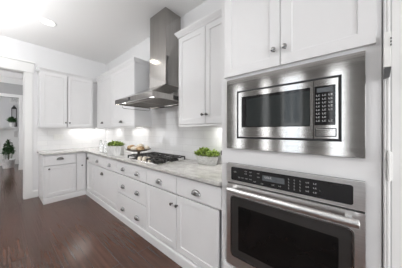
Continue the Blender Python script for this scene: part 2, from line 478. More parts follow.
# ---- hood-wall run
def base(x0, x1, label, fronts, group=None, name='base_cabinet'):
    f2 = [(k, a - x0, b_ - x0, c, d, [(h[0], h[1] - x0) + tuple(h[2:]) for h in hs]) for k, a, b_, c, d, hs in fronts]
    return cabinet(name, label, 'cabinet', (x0, YW, 0), 0, x1 - x0, LD, 0, .883, f2, group)


base(-4.072, -3.735, 'narrow white base cabinet in the corner of the hood wall, left of the wide pull-out', [
    ('drawer', -4.066, -3.735, DB, DT, [('cup', -3.99, .756, 'darknickel')]), ('door', -4.066, -3.735, DO, .675, [])])
base(-3.735, -2.619, 'widest white base cabinet, two cup pulls on its drawer and one on its door', [
    ('drawer', -3.735, -2.619, DB, DT, [('cup', -3.461, .758), ('cup', -2.917, .757)]),
    ('door', -3.735, -2.619, DO, .675, [('cup', -3.236, .565, 'darknickel')])])
ds = []
for z0, z1, hz in ((DB, DT, .76), (.396, .675, .511), (DO, .391, .188)):
    ds.append(('drawer', -2.619, -1.839, z0, z1, [('cup', -2.44, hz), ('cup', -2.048, hz)]))
base(-2.619, -1.839, 'white three-drawer base unit with six cup pulls, below the left part of the gas cooktop', ds, name='drawer_cabinet')
base(-1.839, -1.290, 'white base cabinet right of the six-pull drawer stack, knob at the right of its door', [
    ('drawer', -1.839, -1.290, DB, DT, [('cup', -1.576, .756)]), ('door', -1.839, -1.290, DO, .675, [('knob', -1.353, .571)])])
base(-1.290, -.747, 'white base cabinet touching the oven tower, knob at the left of its door', [
    ('drawer', -1.290, -.747, DB, DT, [('cup', -1.020, .758)]), ('door', -1.290, -.775, DO, .675, [('knob', -1.272, .572)])])

# ---- far-wall run (front faces +X): local x = world Y
def far(y0, y1, label, fronts, d=.58, name='base_cabinet', z0=0, z1=.883, toe=True, cat='cabinet'):
    f2 = [(k, a - y0, b_ - y0, c, dd, [(h[0], h[1] - y0) + tuple(h[2:]) for h in hs]) for k, a, b_, c, dd, hs in fronts]
    return cabinet(name, label, cat, (XL, y0, 0), PI / 2, y1 - y0, d, z0, z1, f2, toe=toe, ends='L' if y0 < .5 else '')


far(.478, .960, 'white end base cabinet on the far wall beside the cased opening', [
    ('drawer', .492, .960, DB, DT, [('cup', .715, .790, 'darknickel')]), ('door', .492, .960, DO, .675, [('knob', .555, .622)])])
far(.960, YW, 'white corner base cabinet where the two counters meet, one small knob', [
    ('door', .964, 1.132, DO, DT, [('knob', 1.06, .616)])], name='corner_cabinet')

# ---- worktop, one L-shaped slab
bm = bmesh.new()
xf = -4.094 + .028
out = [(XL + .0095, .452), (xf, .452), (xf, YB - .03), (-.747, YB - .03), (-.747, YW - .010), (XL + .0095, YW - .010)]
tm = bmesh.new()
vs = [tm.verts.new((x, y, .8835)) for x, y in out]
fc = tm.faces.new(vs)
ex = bmesh.ops.extrude_face_region(tm, geom=[fc])
for v_ in [e_ for e_ in ex['geom'] if isinstance(e_, bmesh.types.BMVert)]: v_.co.z += .0305
bmesh.ops.recalc_face_normals(tm, faces=tm.faces)
bmesh.ops.bevel(tm, geom=tm.edges[:], offset=.003, segments=2, affect='EDGES')
merge(bm, tm)
o = obj('countertop', bm, 'granite')
tag(o, 'long L-shaped pale grey-beige granite worktop over the white base cabinets', 'countertop')

# ---- wall cabinets
UZ0, UZ1 = 1.395, 2.455
UD = .315
def crown(parent, pts, z):
    """crown moulding swept round a plan path (offset outwards to the right of travel)"""
    prof = [(0, 0), (.008, .003), (.008, .016), (.018, .028), (.032, .048), (.035, .052), (.035, .066), (0, .066)]
    bm = bmesh.new(); P = [Vector(p) for p in pts]; rings = []
    for i, p in enumerate(P):
        if i == 0: n = (P[1] - P[0]).normalized(); off = Vector((n.y, -n.x)); 
        elif i == len(P) - 1: n = (P[i] - P[i - 1]).normalized(); off = Vector((n.y, -n.x))
        else:
            a = (P[i] - P[i - 1]).normalized(); b_ = (P[i + 1] - P[i]).normalized()
            na, nb = Vector((a.y, -a.x)), Vector((b_.y, -b_.x)); s = na + nb
            off = s / max(.2, s.dot(na))
        rings.append([bm.verts.new((p.x + off.x * q[0], p.y + off.y * q[0], z + q[1])) for q in prof])
    k = len(prof)
    for a, b_ in zip(rings, rings[1:]):
        for i in range(k): bm.faces.new((a[i], a[(i + 1) % k], b_[(i + 1) % k], b_[i]))
    bm.faces.new(rings[0][::-1]); bm.faces.new(rings[-1])
    return obj('crown_moulding', bm, 'cab', parent)


def upper(name, label, loc, rotz, w_, fronts, d=UD, cr=None, z0=UZ0, z1=UZ1, railx=None, ends='LR'):
    t = cabinet(name, label, 'cabinet', loc, rotz, w_, d, z0, z1, fronts, toe=False, ends=ends)
    if cr: crown(t, cr, z1 - z0 + .0005)
    bm = bmesh.new(); a, b_ = railx if railx else (.0008, w_ - .0008)
    add_box(bm, a, b_, -d - .012, -d + .012, -.024, -.0005, bev=.002)
    obj('light_rail', bm, 'cab', t)
    return t


# right of the hood
w_ = .813
U1 = upper('wall_cabinet', 'white two-door wall cabinet between the range hood and the oven tower', (-1.560, YW, 0), 0, w_, [
    ('door', 0.0, .424, UZ0, UZ1, [('knob', .394, 1.497)]), ('door', .424, w_, UZ0, UZ1, [('knob', .45, 1.497)])],
    cr=[(0, -.01), (0, -UD - .02), (w_, -UD - .02)])
# left of the hood
w_ = 1.712
x0 = -2.627 - w_
U2 = upper('wall_cabinet', 'white wall cabinet left of the hood, two wide doors with low centred pulls', (x0, YW, 0), 0, w_, [
    ('door', .03, -3.540 - x0, UZ0, UZ1, [('cup', -4.005 - x0, 1.488, 'darknickel')]), ('door', -3.540 - x0, w_, UZ0, UZ1, [('cup', -3.122 - x0, 1.480, 'darknickel')])],
    cr=[(.02, -UD - .02), (w_, -UD - .02), (w_, -.01)], railx=(.012, w_ - .0008))
# far wall
w_ = YW - .464
U3 = upper('wall_cabinet', 'white two-door wall cabinet on the far wall above the light switches', (XL, .464, 0), PI / 2, w_, [
    ('door', 0.0, .414, UZ0, UZ1, [('knob', .385, 1.483)]), ('door', .418, .885, UZ0, UZ1, [('knob', .448, 1.483)])], d=.309,
    cr=[(0, -.01), (0, -.329), (.93, -.329)], railx=(.0008, .93))

# ---- under-cabinet light bars
def led_bar(loc, rotz, ln, power, label):
    t = thing('undercabinet_light', label, 'light', loc, rotz)
    bm = bmesh.new(); add_box(bm, 0, ln, -.02, .02, -.011, 0, bev=.002); obj('housing', bm, 'plastic', t)
    bm = bmesh.new(); add_box(bm, .01, ln - .01, -.014, .014, -.0145, -.0112, bev=.0008); obj('lens', bm, 'strip', t)
    area('bar_light', (ln / 2, 0, -.017), (0, 0, 0), ln - .03, .026, power, (1, .98, .95), parent=t)


led_bar((XL + .12, .99, UZ0 - .0005), PI / 2, .66, 2.1, 'slim light bar under the wall cabinet on the far wall')
led_bar((-3.30, YW - .12, UZ0 - .0005), 0, .56, 1.3, 'light bar under the wall cabinet, next to the left of the hood')
led_bar((-4.05, YW - .12, UZ0 - .0005), 0, .26, .7, 'short light bar under the wall cabinet, nearest the corner')
led_bar((-1.22, YW - .12, UZ0 - .0005), 0, .40, 1.6, 'light bar under the wall cabinet beside the oven tower')

# ------------------------------------------------------------ oven tower
TX0, TX1 = -.745, .134
t = thing('tall_oven_cabinet', 'tall white cabinet housing the steel microwave and wall oven', 'cabinet', (TX0, YW, 0))
def LX(x): return x - TX0
def LY(y): return y - YW
bm = bmesh.new()
F0, F1 = YB, YB + .022
OX0, OX1 = -.655, .052
BKT = -.03
add_box(bm, LX(TX0), LX(TX0 + .02), LY(F1), BKT, 0, 2.54)
add_box(bm, LX(TX1 - .02), LX(TX1), LY(F1), BKT, 0, 2.54)
add_box(bm, LX(TX0 + .02), LX(TX1 - .02), BKT - .012, BKT, 0, 2.54)
add_box(bm, LX(TX0), LX(OX0), LY(F0), LY(F1), .10, 2.54, bev=.0015)
add_box(bm, LX(OX1), LX(TX1), LY(F0), LY(F1), .10, 2.54, bev=.0015)
for a, b_ in ((.10, .345), (1.055, 1.21), (1.68, 2.54)):
    add_box(bm, LX(OX0 - .001), LX(OX1 + .001), LY(F0 + .0002), LY(F1), a, b_)
for z in (.325, 1.13, 1.70, 2.52): add_box(bm, LX(TX0 + .02), LX(TX1 - .02), LY(F1), BKT - .012, z, z + .018)
obj('carcass', bm, 'cab', t)
bm = bmesh.new(); add_box(bm, LX(TX0 + .001), LX(TX1 - .001), LY(F0 - .005), LY(F1), 0, .098, bev=.002); obj('toe_board', bm, 'cab', t)
bm = bmesh.new(); add_box(bm, LX(-.72), LX(.113), LY(F0 - .02), LY(F0 - .0005), .112, .30, bev=.002)
p = obj('drawer', bm, 'cab', t); cup_pull(p, LX(-.30), LY(F0 - .02), .21)
for a, b_, kx in ((-.708, -.3035, -.337), (-.2995, .115, -.272)):
    bm = bmesh.new(); shaker(bm, LX(a), LX(b_), 1.729, 2.52, LY(F0 - .0005), .0195, .062)
    p = obj('door', bm, 'cab', t); knob(p, LX(kx), LY(F0 - .02), 1.829)
crown(t, [(LX(TX0), LY(YW - .4)), (LX(TX0), LY(F0 - .02)), (LX(TX1), LY(F0 - .02))], 2.541)

# child-lock style latch mounted on the casing beside the tower
t = thing('wall_bracket', 'slim white box with dark metal foot on the casing right of the oven', 'bracket', (.147, yb - .021, 1.555))
bm = bmesh.new(); add_box(bm, -.011, .012, -.022, 0, .05, .205, bev=.003); obj('cover', bm, 'plastic', t)
bm = bmesh.new(); add_prism(bm, [(-.0105, 0), (.007, .004), (.012, .048), (-.008, .048)], 'Y', -.020, 0); obj('foot', bm, 'darknickel', t)
bm = bmesh.new()
for k in range(3): add_box(bm, .0085, .0125, -.0245, -.0225, .140 + k * .014, .148 + k * .014)
obj('vent_slot', bm, 'black', t)

# ------------------------------------------------------------ microwave
def frame(bm, x0, x1, z0, z1, ix0, ix1, iz0, iz1, yf, yb_, bev=.003):
    tm = bmesh.new()
    def ring(a, b_, c, d, y): return [tm.verts.new(q) for q in ((a, y, c), (b_, y, c), (b_, y, d), (a, y, d))]
    R = [ring(x0, x1, z0, z1, yb_), ring(x0, x1, z0, z1, yf + bev), ring(x0 + bev, x1 - bev, z0 + bev, z1 - bev, yf),
         ring(ix0, ix1, iz0, iz1, yf), ring(ix0, ix1, iz0, iz1, yb_)]
    R.append(R[0])
    for a, b_ in zip(R, R[1:]):
        for k in range(4): tm.faces.new((a[k], a[(k + 1) % 4], b_[(k + 1) % 4], b_[k]))
    merge(bm, tm)


def glyphs(bm, x, z, w_, h, y, n=3):
    """a short run of tiny character-like strokes"""
    for k in range(n):
        cx_ = x + (k + .5) * w_ / n; s = w_ / n * .36
        add_box(bm, cx_ - s, cx_ + s, y - .0006, y, z - h / 2, z - h / 2 + h * .22)
        add_box(bm, cx_ - s, cx_ - s * .35, y - .0006, y, z - h / 2, z + h / 2)
        if k % 2: add_box(bm, cx_ - s, cx_ + s, y - .0006, y, z + h * .28, z + h / 2)


def key(parent, *a):
    bm = bmesh.new(); glyphs(bm, *a); return obj('key', bm, 'button', parent)


MY = 1.112
t = thing('microwave', 'built-in stainless microwave with dark window and black keypad in a wide steel trim', 'microwave', (-.30, YB, 1.187))
def mx_(x): return x + .30
def mz(z): return z - 1.187
def my(y): return y - YB
bm = bmesh.new(); frame(bm, mx_(-.683), mx_(.079), mz(1.190), mz(1.703), mx_(-.594), mx_(-.010), mz(1.268), mz(1.606), my(MY), my(YB - .0006), .002)
obj('trim_kit', bm, 'steel', t)
bm = bmesh.new(); add_box(bm, mx_(-.592), mx_(-.012), my(MY + .009), my(YW - .1), mz(1.27), mz(1.604))
obj('body', bm, 'black', t)
bm = bmesh.new(); frame(bm, mx_(-.5962), mx_(-.0078), mz(1.2660), mz(1.6080), mx_(-.584), mx_(-.019), mz(1.278), mz(1.597), my(MY - .0012), my(MY - .0002), .0002)
obj('gasket', bm, 'black', t)  # flush black frame painting in the shade of the gap around the door
bm = bmesh.new(); frame(bm, mx_(-.583), mx_(-.1305), mz(1.279), mz(1.596), mx_(-.557), mx_(-.1425), mz(1.346), mz(1.562), my(MY - .006), my(MY + .0085), .002)
p = obj('door', bm, 'steel', t)
bm = bmesh.new(); add_box(bm, mx_(-.557), mx_(-.1425), my(MY - .0035), my(MY + .008), mz(1.346), mz(1.562))
obj('window', bm, 'blackglass', p)
bm = bmesh.new(); add_box(bm, mx_(-.520), mx_(-.1425), my(MY - .0042), my(MY - .0036), mz(1.352), mz(1.545))
obj('window_mesh', bm, 'mesh', p)
bm = bmesh.new(); frame(bm, mx_(-.1275), mx_(-.020), mz(1.279), mz(1.596), mx_(-.1225), mx_(-.032), mz(1.352), mz(1.562), my(MY - .006), my(MY + .0085), .002)
cp = obj('control_panel', bm, 'steel', t)
bm = bmesh.new(); add_box(bm, mx_(-.1225), mx_(-.032), my(MY - .005), my(MY + .008), mz(1.352), mz(1.562))
kp = obj('keypad', bm, 'blackglass', cp)
bm = bmesh.new(); add_box(bm, mx_(-.112), mx_(-.045), my(MY - .0056), my(MY - .0051), mz(1.528), mz(1.552))
obj('display', bm, 'display', cp)
for r_ in range(8):
    for c in range(3):
        if random.random() < .9: key(cp, mx_(-.116 + c * .027), mz(1.512 - r_ * .0195), .019, .0085, my(MY - .0051), 2)
bm = bmesh.new(); frame(bm, mx_(-.119), mx_(-.028), mz(1.291), mz(1.336), mx_(-.115), mx_(-.032), mz(1.295), mz(1.332), my(MY - .0068), my(MY - .0061), .0003)
ob = obj('button_outline', bm, 'black', cp)
bm = bmesh.new(); add_box(bm, mx_(-.1145), mx_(-.0325), my(MY - .0085), my(MY - .0061), mz(1.2955), mz(1.3315), bev=.001)
obj('open_button', bm, 'steel', cp)
def emblem(bm, x, y, z, r):
    """small round badge: thin ring with looping strokes inside"""
    add_tube(bm, [(x + r * math.cos(a * PI / 12), y, z + r * math.sin(a * PI / 12)) for a in range(25)], r * .10, 6)
    for s in (-1, 1):
        add_tube(bm, [(x + s * r * .32 + r * .28 * math.cos(a * PI / 6), y, z + s * r * .12 + r * .42 * math.sin(a * PI / 6)) for a in range(11)], r * .08, 6)
bm = bmesh.new(); emblem(bm, mx_(-.335), my(MY - .0062), mz(1.312), .0115); obj('badge', bm, 'darknickel', p)

# ------------------------------------------------------------ wall oven
OYF = 1.108
t = thing('wall_oven', 'built-in stainless wall oven with black touch panel and bar handle', 'oven', (-.30, YB, .318))
def oz(z): return z - .318
def oy(y): return y - YB
bm = bmesh.new(); add_box(bm, mx_(-.652), mx_(.049), oy(YB + .001), oy(YW - .06), oz(.348), oz(1.052)); obj('body', bm, 'black', t)
bm = bmesh.new(); add_box(bm, mx_(-.682), mx_(.079), oy(YB - .010), oy(YB - .0006), oz(.318), oz(1.078), bev=.001); obj('chassis', bm, 'black', t)


def rounded_rect(x0, x1, z0, z1, r, n=6):
    pts = []
    for cx_, cz_, a0 in ((x1 - r, z1 - r, 0), (x0 + r, z1 - r, 90), (x0 + r, z0 + r, 180), (x1 - r, z0 + r, 270)):
        for k in range(n + 1):
            a = math.radians(a0 + 90 * k / n); pts.append((cx_ + r * math.cos(a), cz_ + r * math.sin(a)))
    return pts


def round_frame(bm, outer, inner, y0, y1):
    """outer/inner outlines with the same number of points; front at y0, back at y1"""
    tm = bmesh.new(); n = len(outer)
    R = [[tm.verts.new((p[0], y, p[1])) for p in pr] for pr, y in ((outer, y1), (outer, y0), (inner, y0), (inner, y1))]
    for a, b_ in ((0, 1), (1, 2), (2, 3), (3, 0)):
        for k in range(n): tm.faces.new((R[a][k], R[a][(k + 1) % n], R[b_][(k + 1) % n], R[b_][k]))
    merge(bm, tm)


# control panel
bm = bmesh.new()
o_ = rounded_rect(mx_(-.682), mx_(.079), oz(.938), oz(1.078), .003); i_ = rounded_rect(mx_(-.643), mx_(.036), oz(.957), oz(1.055), .012)
round_frame(bm, o_, i_, oy(OYF), oy(YB - .0105)); cp = obj('control_panel', bm, 'ovensteel', t)
bm = bmesh.new(); add_prism(bm, i_, 'Y', oy(OYF + .002), oy(YB - .0105)); obj('touch_glass', bm, 'blackglass', cp)
bm = bmesh.new(); add_box(bm, mx_(-.41), mx_(-.275), oy(OYF + .0010), oy(OYF + .0018), oz(.995), oz(1.030)); obj('display', bm, 'display', cp)
yy = oy(OYF + .0019)
key(cp, mx_(-.395), oz(1.018), .045, .011, oy(OYF + .0009), 4)
key(cp, mx_(-.62), oz(1.02), .02, .009, yy, 2)
for k, (x, z) in enumerate(((-.535, 1.035), (-.50, 1.035), (-.535, 1.018), (-.50, 1.012), (-.585, .985), (-.56, .985), (-.53, .985), (-.50, .985), (-.47, .975), (-.445, 1.035), (-.445, 1.01), (-.42, .972), (-.35, .978), (-.31, .978))):
    key(cp, mx_(x), oz(z), .017, .006, yy, 2)
for c in range(3):
    for r_ in range(4): key(cp, mx_(-.255 + c * .03), oz(1.032 - r_ * .018), .008, .009, yy, 1)
for c in range(2):
    for r_ in range(3): key(cp, mx_(-.165 + c * .035), oz(1.03 - r_ * .024), .018, .007, yy, 2)
# door
bm = bmesh.new()
o_ = rounded_rect(mx_(-.682), mx_(.079), oz(.330), oz(.929), .003); i_ = rounded_rect(mx_(-.648), mx_(.040), oz(.395), oz(.845), .03)
round_frame(bm, o_, i_, oy(OYF), oy(YB - .0105)); dr = obj('door', bm, 'ovensteel', t)
bm = bmesh.new(); i2 = rounded_rect(mx_(-.641), mx_(.033), oz(.402), oz(.838), .026)
round_frame(bm, i_, i2, oy(OYF - .002), oy(OYF + .006)); obj('window_trim', bm, 'nickel', dr)
bm = bmesh.new(); add_prism(bm, i2, 'Y', oy(OYF + .003), oy(YB - .0105)); obj('glass_border', bm, 'grayglass', dr)
bm = bmesh.new(); add_prism(bm, rounded_rect(mx_(-.585), mx_(-.02), oz(.455), oz(.775), .008), 'Y', oy(OYF + .0015), oy(OYF + .003)); obj('window', bm, 'ovenglass', dr)
bm = bmesh.new()
HY, HZ = oy(OYF - .050), oz(.893)
add_lathe(bm, [(.014, -.352), (.018, -.348), (.018, .348), (.014, .352)], 'X', (mx_(-.296), HY, HZ), 24, 1.12, .85)
for x in (-.615, .018):
    add_box(bm, mx_(x) - .014, mx_(x) + .014, HY, oy(OYF - .0002), HZ - .014, HZ + .014, bev=.004)
obj('handle', bm, 'ovensteel', dr, smooth=True)
bm = bmesh.new(); add_box(bm, mx_(-.682), mx_(.079), oy(OYF + .004), oy(YB - .0105), oz(.318), oz(.327), bev=.001); obj('vent_trim', bm, 'ovensteel', t)

# ------------------------------------------------------------ range hood
HX0, HX1, HYF = -2.54, -1.60, 1.065
CX0, CX1, CYF = -2.262, -1.872, 1.455
HZ0, HZ1, HZ2 = 1.700, 1.762, 1.965
t = thing('range_hood', 'stainless chimney range hood on the wall above the gas cooktop', 'range hood', ((HX0 + HX1) / 2, YW, HZ0))
hx = lambda x: x - (HX0 + HX1) / 2
hy = lambda y: y - YW
hz = lambda z: z - HZ0
yk = hy(YW - .0095)
bm = bmesh.new()
def ring4(a, b_, c, z): return [bm.verts.new(q) for q in ((hx(a), hy(c), z), (hx(b_), hy(c), z), (hx(b_), yk, z), (hx(a), yk, z))]
R = [ring4(HX0, HX1, HYF, 0), ring4(HX0, HX1, HYF, hz(HZ1)), ring4(HX0 + .004, HX1 - .004, HYF + .004, hz(HZ1 + .003)), ring4(CX0 - .006, CX1 + .006, CYF - .006, hz(HZ2)), ring4(CX0 - .006, CX1 + .006, CYF - .006, hz(HZ2 + .02))]
for a, b_ in zip(R, R[1:]):
    for k in range(4): bm.faces.new((a[k], a[(k + 1) % 4], b_[(k + 1) % 4], b_[k]))
bm.faces.new(R[-1])
# downturned rim and recessed underside
r2 = [bm.verts.new(q) for q in ((hx(HX0 + .012), hy(HYF + .012), 0), (hx(HX1 - .012), hy(HYF + .012), 0), (hx(HX1 - .012), yk - .01, 0), (hx(HX0 + .012), yk - .01, 0))]
r3 = [bm.verts.new((v_.co.x, v_.co.y, .02)) for v_ in r2]
for a, b_ in ((R[0], r2), (r2, r3)):
    for k in range(4): bm.faces.new((a[k], a[(k + 1) % 4], b_[(k + 1) % 4], b_[k]))
bm.faces.new(r3[::-1])
obj('canopy', bm, 'hoodsteel', t)
bm = bmesh.new(); add_box(bm, hx(CX0), hx(CX1), hy(CYF), hy(YW - .0005), hz(HZ2 + .0205), hz(2.42), bev=.002); obj('chimney', bm, 'hoodsteel', t)
bm = bmesh.new(); add_box(bm, hx(CX0 + .006), hx(CX1 - .006), hy(CYF + .006), hy(YW - .0005), hz(2.4205), hz(ZC - .001), bev=.002); obj('chimney_sleeve', bm, 'hoodsteel', t)
for k in range(2):
    bm = bmesh.new(); a = HX0 + .05 + k * .425
    add_box(bm, hx(a), hx(a + .41), hy(HYF + .12), hy(YW - .08), .010, .0195, bev=.002)
    for q in range(9): add_box(bm, hx(a + .03 + q * .04), hx(a + .045 + q * .04), hy(HYF + .15), hy(YW - .11), .004, .0099, bev=.002)
    obj('filter', bm, 'filter', t)
for x in (HX0 + .12, HX1 - .12):
    bm = bmesh.new(); add_lathe(bm, [(.03, .013), (.03, .0195)], 'Z', (hx(x), hy(HYF + .07), 0)); obj('hood_lamp', bm, 'strip', t); area('hood_light', (hx(x), hy(HYF + .07), .011), (0, 0, 0), .05, .05, .9, (1, .97, .92), 'DISK', t)
bm = bmesh.new(); add_box(bm, hx(-2.145), hx(-2.10), hy(HYF - .004), hy(HYF - .0002), .020, .055, bev=.001); obj('control_display', bm, 'black', t)
bm = bmesh.new()
for q in range(5): add_box(bm, hx(HX1 + .0003), hx(HX1 + .003), hy(1.36), hy(1.62), .014 + q * .009, .019 + q * .009)
obj('side_vent', bm, 'black', t)  # thin dark bars along the right lip
bm = bmesh.new(); xr = hx(HX0 + .03)
add_tube(bm, [(xr, hy(1.16), -.001), (xr, hy(1.16), -.035), (xr, hy(1.175), -.045), (xr, hy(1.60), -.045), (xr, hy(1.615), -.035), (xr, hy(1.615), -.001)], .0035, 8)
obj('hanging_rail', bm, 'darknickel', t, smooth=True)

# ------------------------------------------------------------ gas cooktop
KX0, KX1, KY0, KY1 = -2.45, -1.69, 1.195, 1.675
t = thing('gas_cooktop', 'gas cooktop with black cast-iron grates set in the worktop under the hood', 'cooktop', ((KX0 + KX1) / 2, (KY0 + KY1) / 2, .9145))
hw, hd = (KX1 - KX0) / 2, (KY1 - KY0) / 2
bm = bmesh.new(); add_box(bm, -hw, hw, -hd, hd, 0, .007, bev=.003); obj('tray', bm, 'steel', t)
for bx_, by_, r in ((-.27, -.12, .042), (-.27, .12, .036), (0, .07, .055), (.27, -.12, .036), (.27, .12, .042)):
    bm = bmesh.new()
    add_lathe(bm, [(r * 1.35, .0072), (r * 1.3, .012), (r, .016), (r, .026), (r * .6, .027)], 'Z', (bx_, by_, 0), 24)
    p = obj('burner', bm, 'iron', t, smooth=True)
    bm = bmesh.new(); add_lathe(bm, [(r * .82, .0272), (r * .86, .034), (r * .4, .037)], 'Z', (bx_, by_, 0), 24); obj('burner_cap', bm, 'iron', p, smooth=True)
for gx0, gx1, gy0 in ((-.365, -.135, -.225), (-.125, .125, -.075), (.135, .365, -.225)):
    bm = bmesh.new(); r = .0085; z = .044; gy1 = .225
    add_tube(bm, [(gx0, gy0, z), (gx1, gy0, z), (gx1, gy1, z), (gx0, gy1, z), (gx0, gy0, z)], r, 6)
    for q in ((gx0 * .5 + gx1 * .5),): add_tube(bm, [(q, gy0, z), (q, gy1, z)], r, 6)
    for fy in (.2, .5, .8): add_tube(bm, [(gx0, gy0 + (gy1 - gy0) * fy, z), (gx1, gy0 + (gy1 - gy0) * fy, z)], r, 6)
    for x in (gx0, gx1):
        for y in (gy0, gy1, (gy0 + gy1) / 2): add_box(bm, x - .007, x + .007, y - .007, y + .007, .0072, .045, bev=.002)
    obj('grate', bm, 'iron', t)
for x, y in ((-.135, -.165), (-.085, -.205), (-.035, -.150), (.02, -.200), (.07, -.155)):
    bm = bmesh.new(); add_lathe(bm, [(.026, .0072), (.027, .012), (.024, .016), (.0235, .038), (.021, .043), (.010, .044)], 'Z', (x, y, 0), 20)
    add_box(bm, x - .004, x + .004, y - .018, y + .018, .040, .050, bev=.002)
    obj('knob', bm, 'champagne', t, smooth=True)

# ------------------------------------------------------------ platter with bread
PX, PY = -2.625, 1.485
bm = bmesh.new()
add_lathe(bm, [(.075, 0), (.07, .008), (.022, .018), (.018, .048), (.05, .062), (.13, .070), (.196, .092), (.200, .100), (.192, .098), (.12, .080), (.02, .076)], 'Z', (0, 0, 0), 36)
o = obj('footed_platter', bm, 'wood', None, smooth=True, loc=(PX, PY, .9145))
tag(o, 'dark wooden footed platter holding bread, left of the gas grates', 'platter')
def loaf(name, x, y, z, rz, L, W, H, material, label):
    bm = bmesh.new(); tm = bmesh.new(); bmesh.ops.create_uvsphere(tm, u_segments=20, v_segments=12, radius=1)
    for v_ in tm.verts:
        v_.co = Vector((v_.co.x * L, v_.co.y * W, max(v_.co.z, -.55) * H + .55 * H))
        v_.co.z += .06 * H * math.sin(v_.co.x * 60)
    merge(bm, tm, Matrix.Rotation(rz, 4, 'Z'))
    o = obj(name, bm, material, None, smooth=True, loc=(x, y, z)); tag(o, label, 'bread', 'bread on the footed platter')
zb = .9145 + .088
loaf('bread_roll', PX - .112, PY - .070, zb + .010, .5, .075, .055, .045, 'bread', 'long brown bread roll at the left end of the platter')
loaf('bread_roll', PX + .015, PY - .095, zb + .001, .1, .062, .045, .042, 'crumb', 'pale bread roll lying at the front of the platter')
loaf('bread_roll', PX + .110, PY - .035, zb + .006, 1.0, .062, .046, .040, 'bread', 'brown bread roll at the right end of the platter')
loaf('bread_roll', PX - .01, PY + .03, zb, 2.2, .095, .060, .062, 'crumb', 'large pale loaf at the back of the platter')
loaf('bread_roll', PX + .08, PY + .105, zb + .006, -.4, .055, .04, .04, 'crumb', 'small pale roll behind the brown one on the platter')


# ------------------------------------------------------------ planters
def foliage(name, parent, W, D, z0, H, n, ls, material, round_top=True):
    bm = bmesh.new()
    for k in range(n):
        while True:
            u, v_ = random.uniform(-1, 1), random.uniform(-1, 1)
            if u * u + v_ * v_ < 1: break
        rr = math.sqrt(u * u + v_ * v_)
        hh = H * (1 - .55 * rr ** 2.2) * random.uniform(.35, 1)
        base = Vector((u * W, v_ * D, z0 + hh))
        az = random.uniform(0, 2 * PI); el = random.uniform(-.1, 1.1); L = ls * random.uniform(.6, 1.2)
        d = Vector((math.cos(az) * math.cos(el), math.sin(az) * math.cos(el), math.sin(el)))
        s = d.cross(Vector((0, 0, 1))).normalized() * L * .32; up = s.cross(d).normalized() * L * .10
        P = [base - d * L * .1, base + d * L * .35 + s + up, base + d * L, base + d * L * .35 - s + up, base + d * L * .45 - up * .4]
        vv = [bm.verts.new(q) for q in P]
        bm.faces.new((vv[0], vv[1], vv[4])); bm.faces.new((vv[1], vv[2], vv[4])); bm.faces.new((vv[2], vv[3], vv[4])); bm.faces.new((vv[3], vv[0], vv[4]))
        if k % 6 == 0: add_tube(bm, [(u * W * .8, v_ * D * .8, z0 - .012), tuple(base)], .0012, 4)
    me = bpy.data.meshes.new(name); bm.to_mesh(me); bm.free(); me.materials.append(M[material])
    o = bpy.data.objects.new(name, me); COL.objects.link(o); o.parent = parent
    return o


t = thing('potted_plant', 'square mottled-silver pot of bright green leaves on the worktop, left of the platter', 'plant', (-2.89, 1.225, .9145), math.radians(40))
bm = bmesh.new()
hw, hd_, hh = .114, .075, .155
prof0 = rounded_rect(-hw * .96, hw * .96, -hd_ * .96, hd_ * .96, .012, 4); prof1 = rounded_rect(-hw, hw, -hd_, hd_, .012, 4); pin = rounded_rect(-hw + .006, hw - .006, -hd_ + .006, hd_ - .006, .01, 4)
n = len(prof0)
R = [[bm.verts.new((p[0], p[1], z)) for p in pr] for pr, z in ((prof0, 0), (prof1, hh), (pin, hh), (pin, hh - .03))]
for a, b_ in zip(R, R[1:]):
    for k in range(n): bm.faces.new((a[k], a[(k + 1) % n], b_[(k + 1) % n], b_[k]))
bm.faces.new(R[0][::-1]); bm.faces.new(R[-1])
obj('pot', bm, 'silver', t)
bm = bmesh.new(); add_box(bm, -hw + .008, hw - .008, -hd_ + .008, hd_ - .008, hh - .029, hh - .014, bev=.003); obj('soil', bm, 'soil', t)
foliage('foliage', t, .122, .08, hh - .012, .075, 250, .050, 'leaf')

t = thing('potted_plant', 'oval whitewashed tub of light green leaves on the worktop beside the oven tower', 'plant', (-1.300, 1.640, .9145), 0)
bm = bmesh.new()
add_lathe(bm, [(.82, 0), (.85, .004), (.97, .085), (1.0, .094), (1.0, .100), (.96, .100), (.95, .078)], 'Z', (0, 0, 0), 40, .172, .078)
obj('tub', bm, 'zinc', t, smooth=True)
bm = bmesh.new(); add_lathe(bm, [(.93, .0785), (.6, .086)], 'Z', (0, 0, 0), 32, .170, .075); obj('soil', bm, 'soil', t)
foliage('foliage', t, .175, .085, .082, .085, 300, .055, 'leaf')

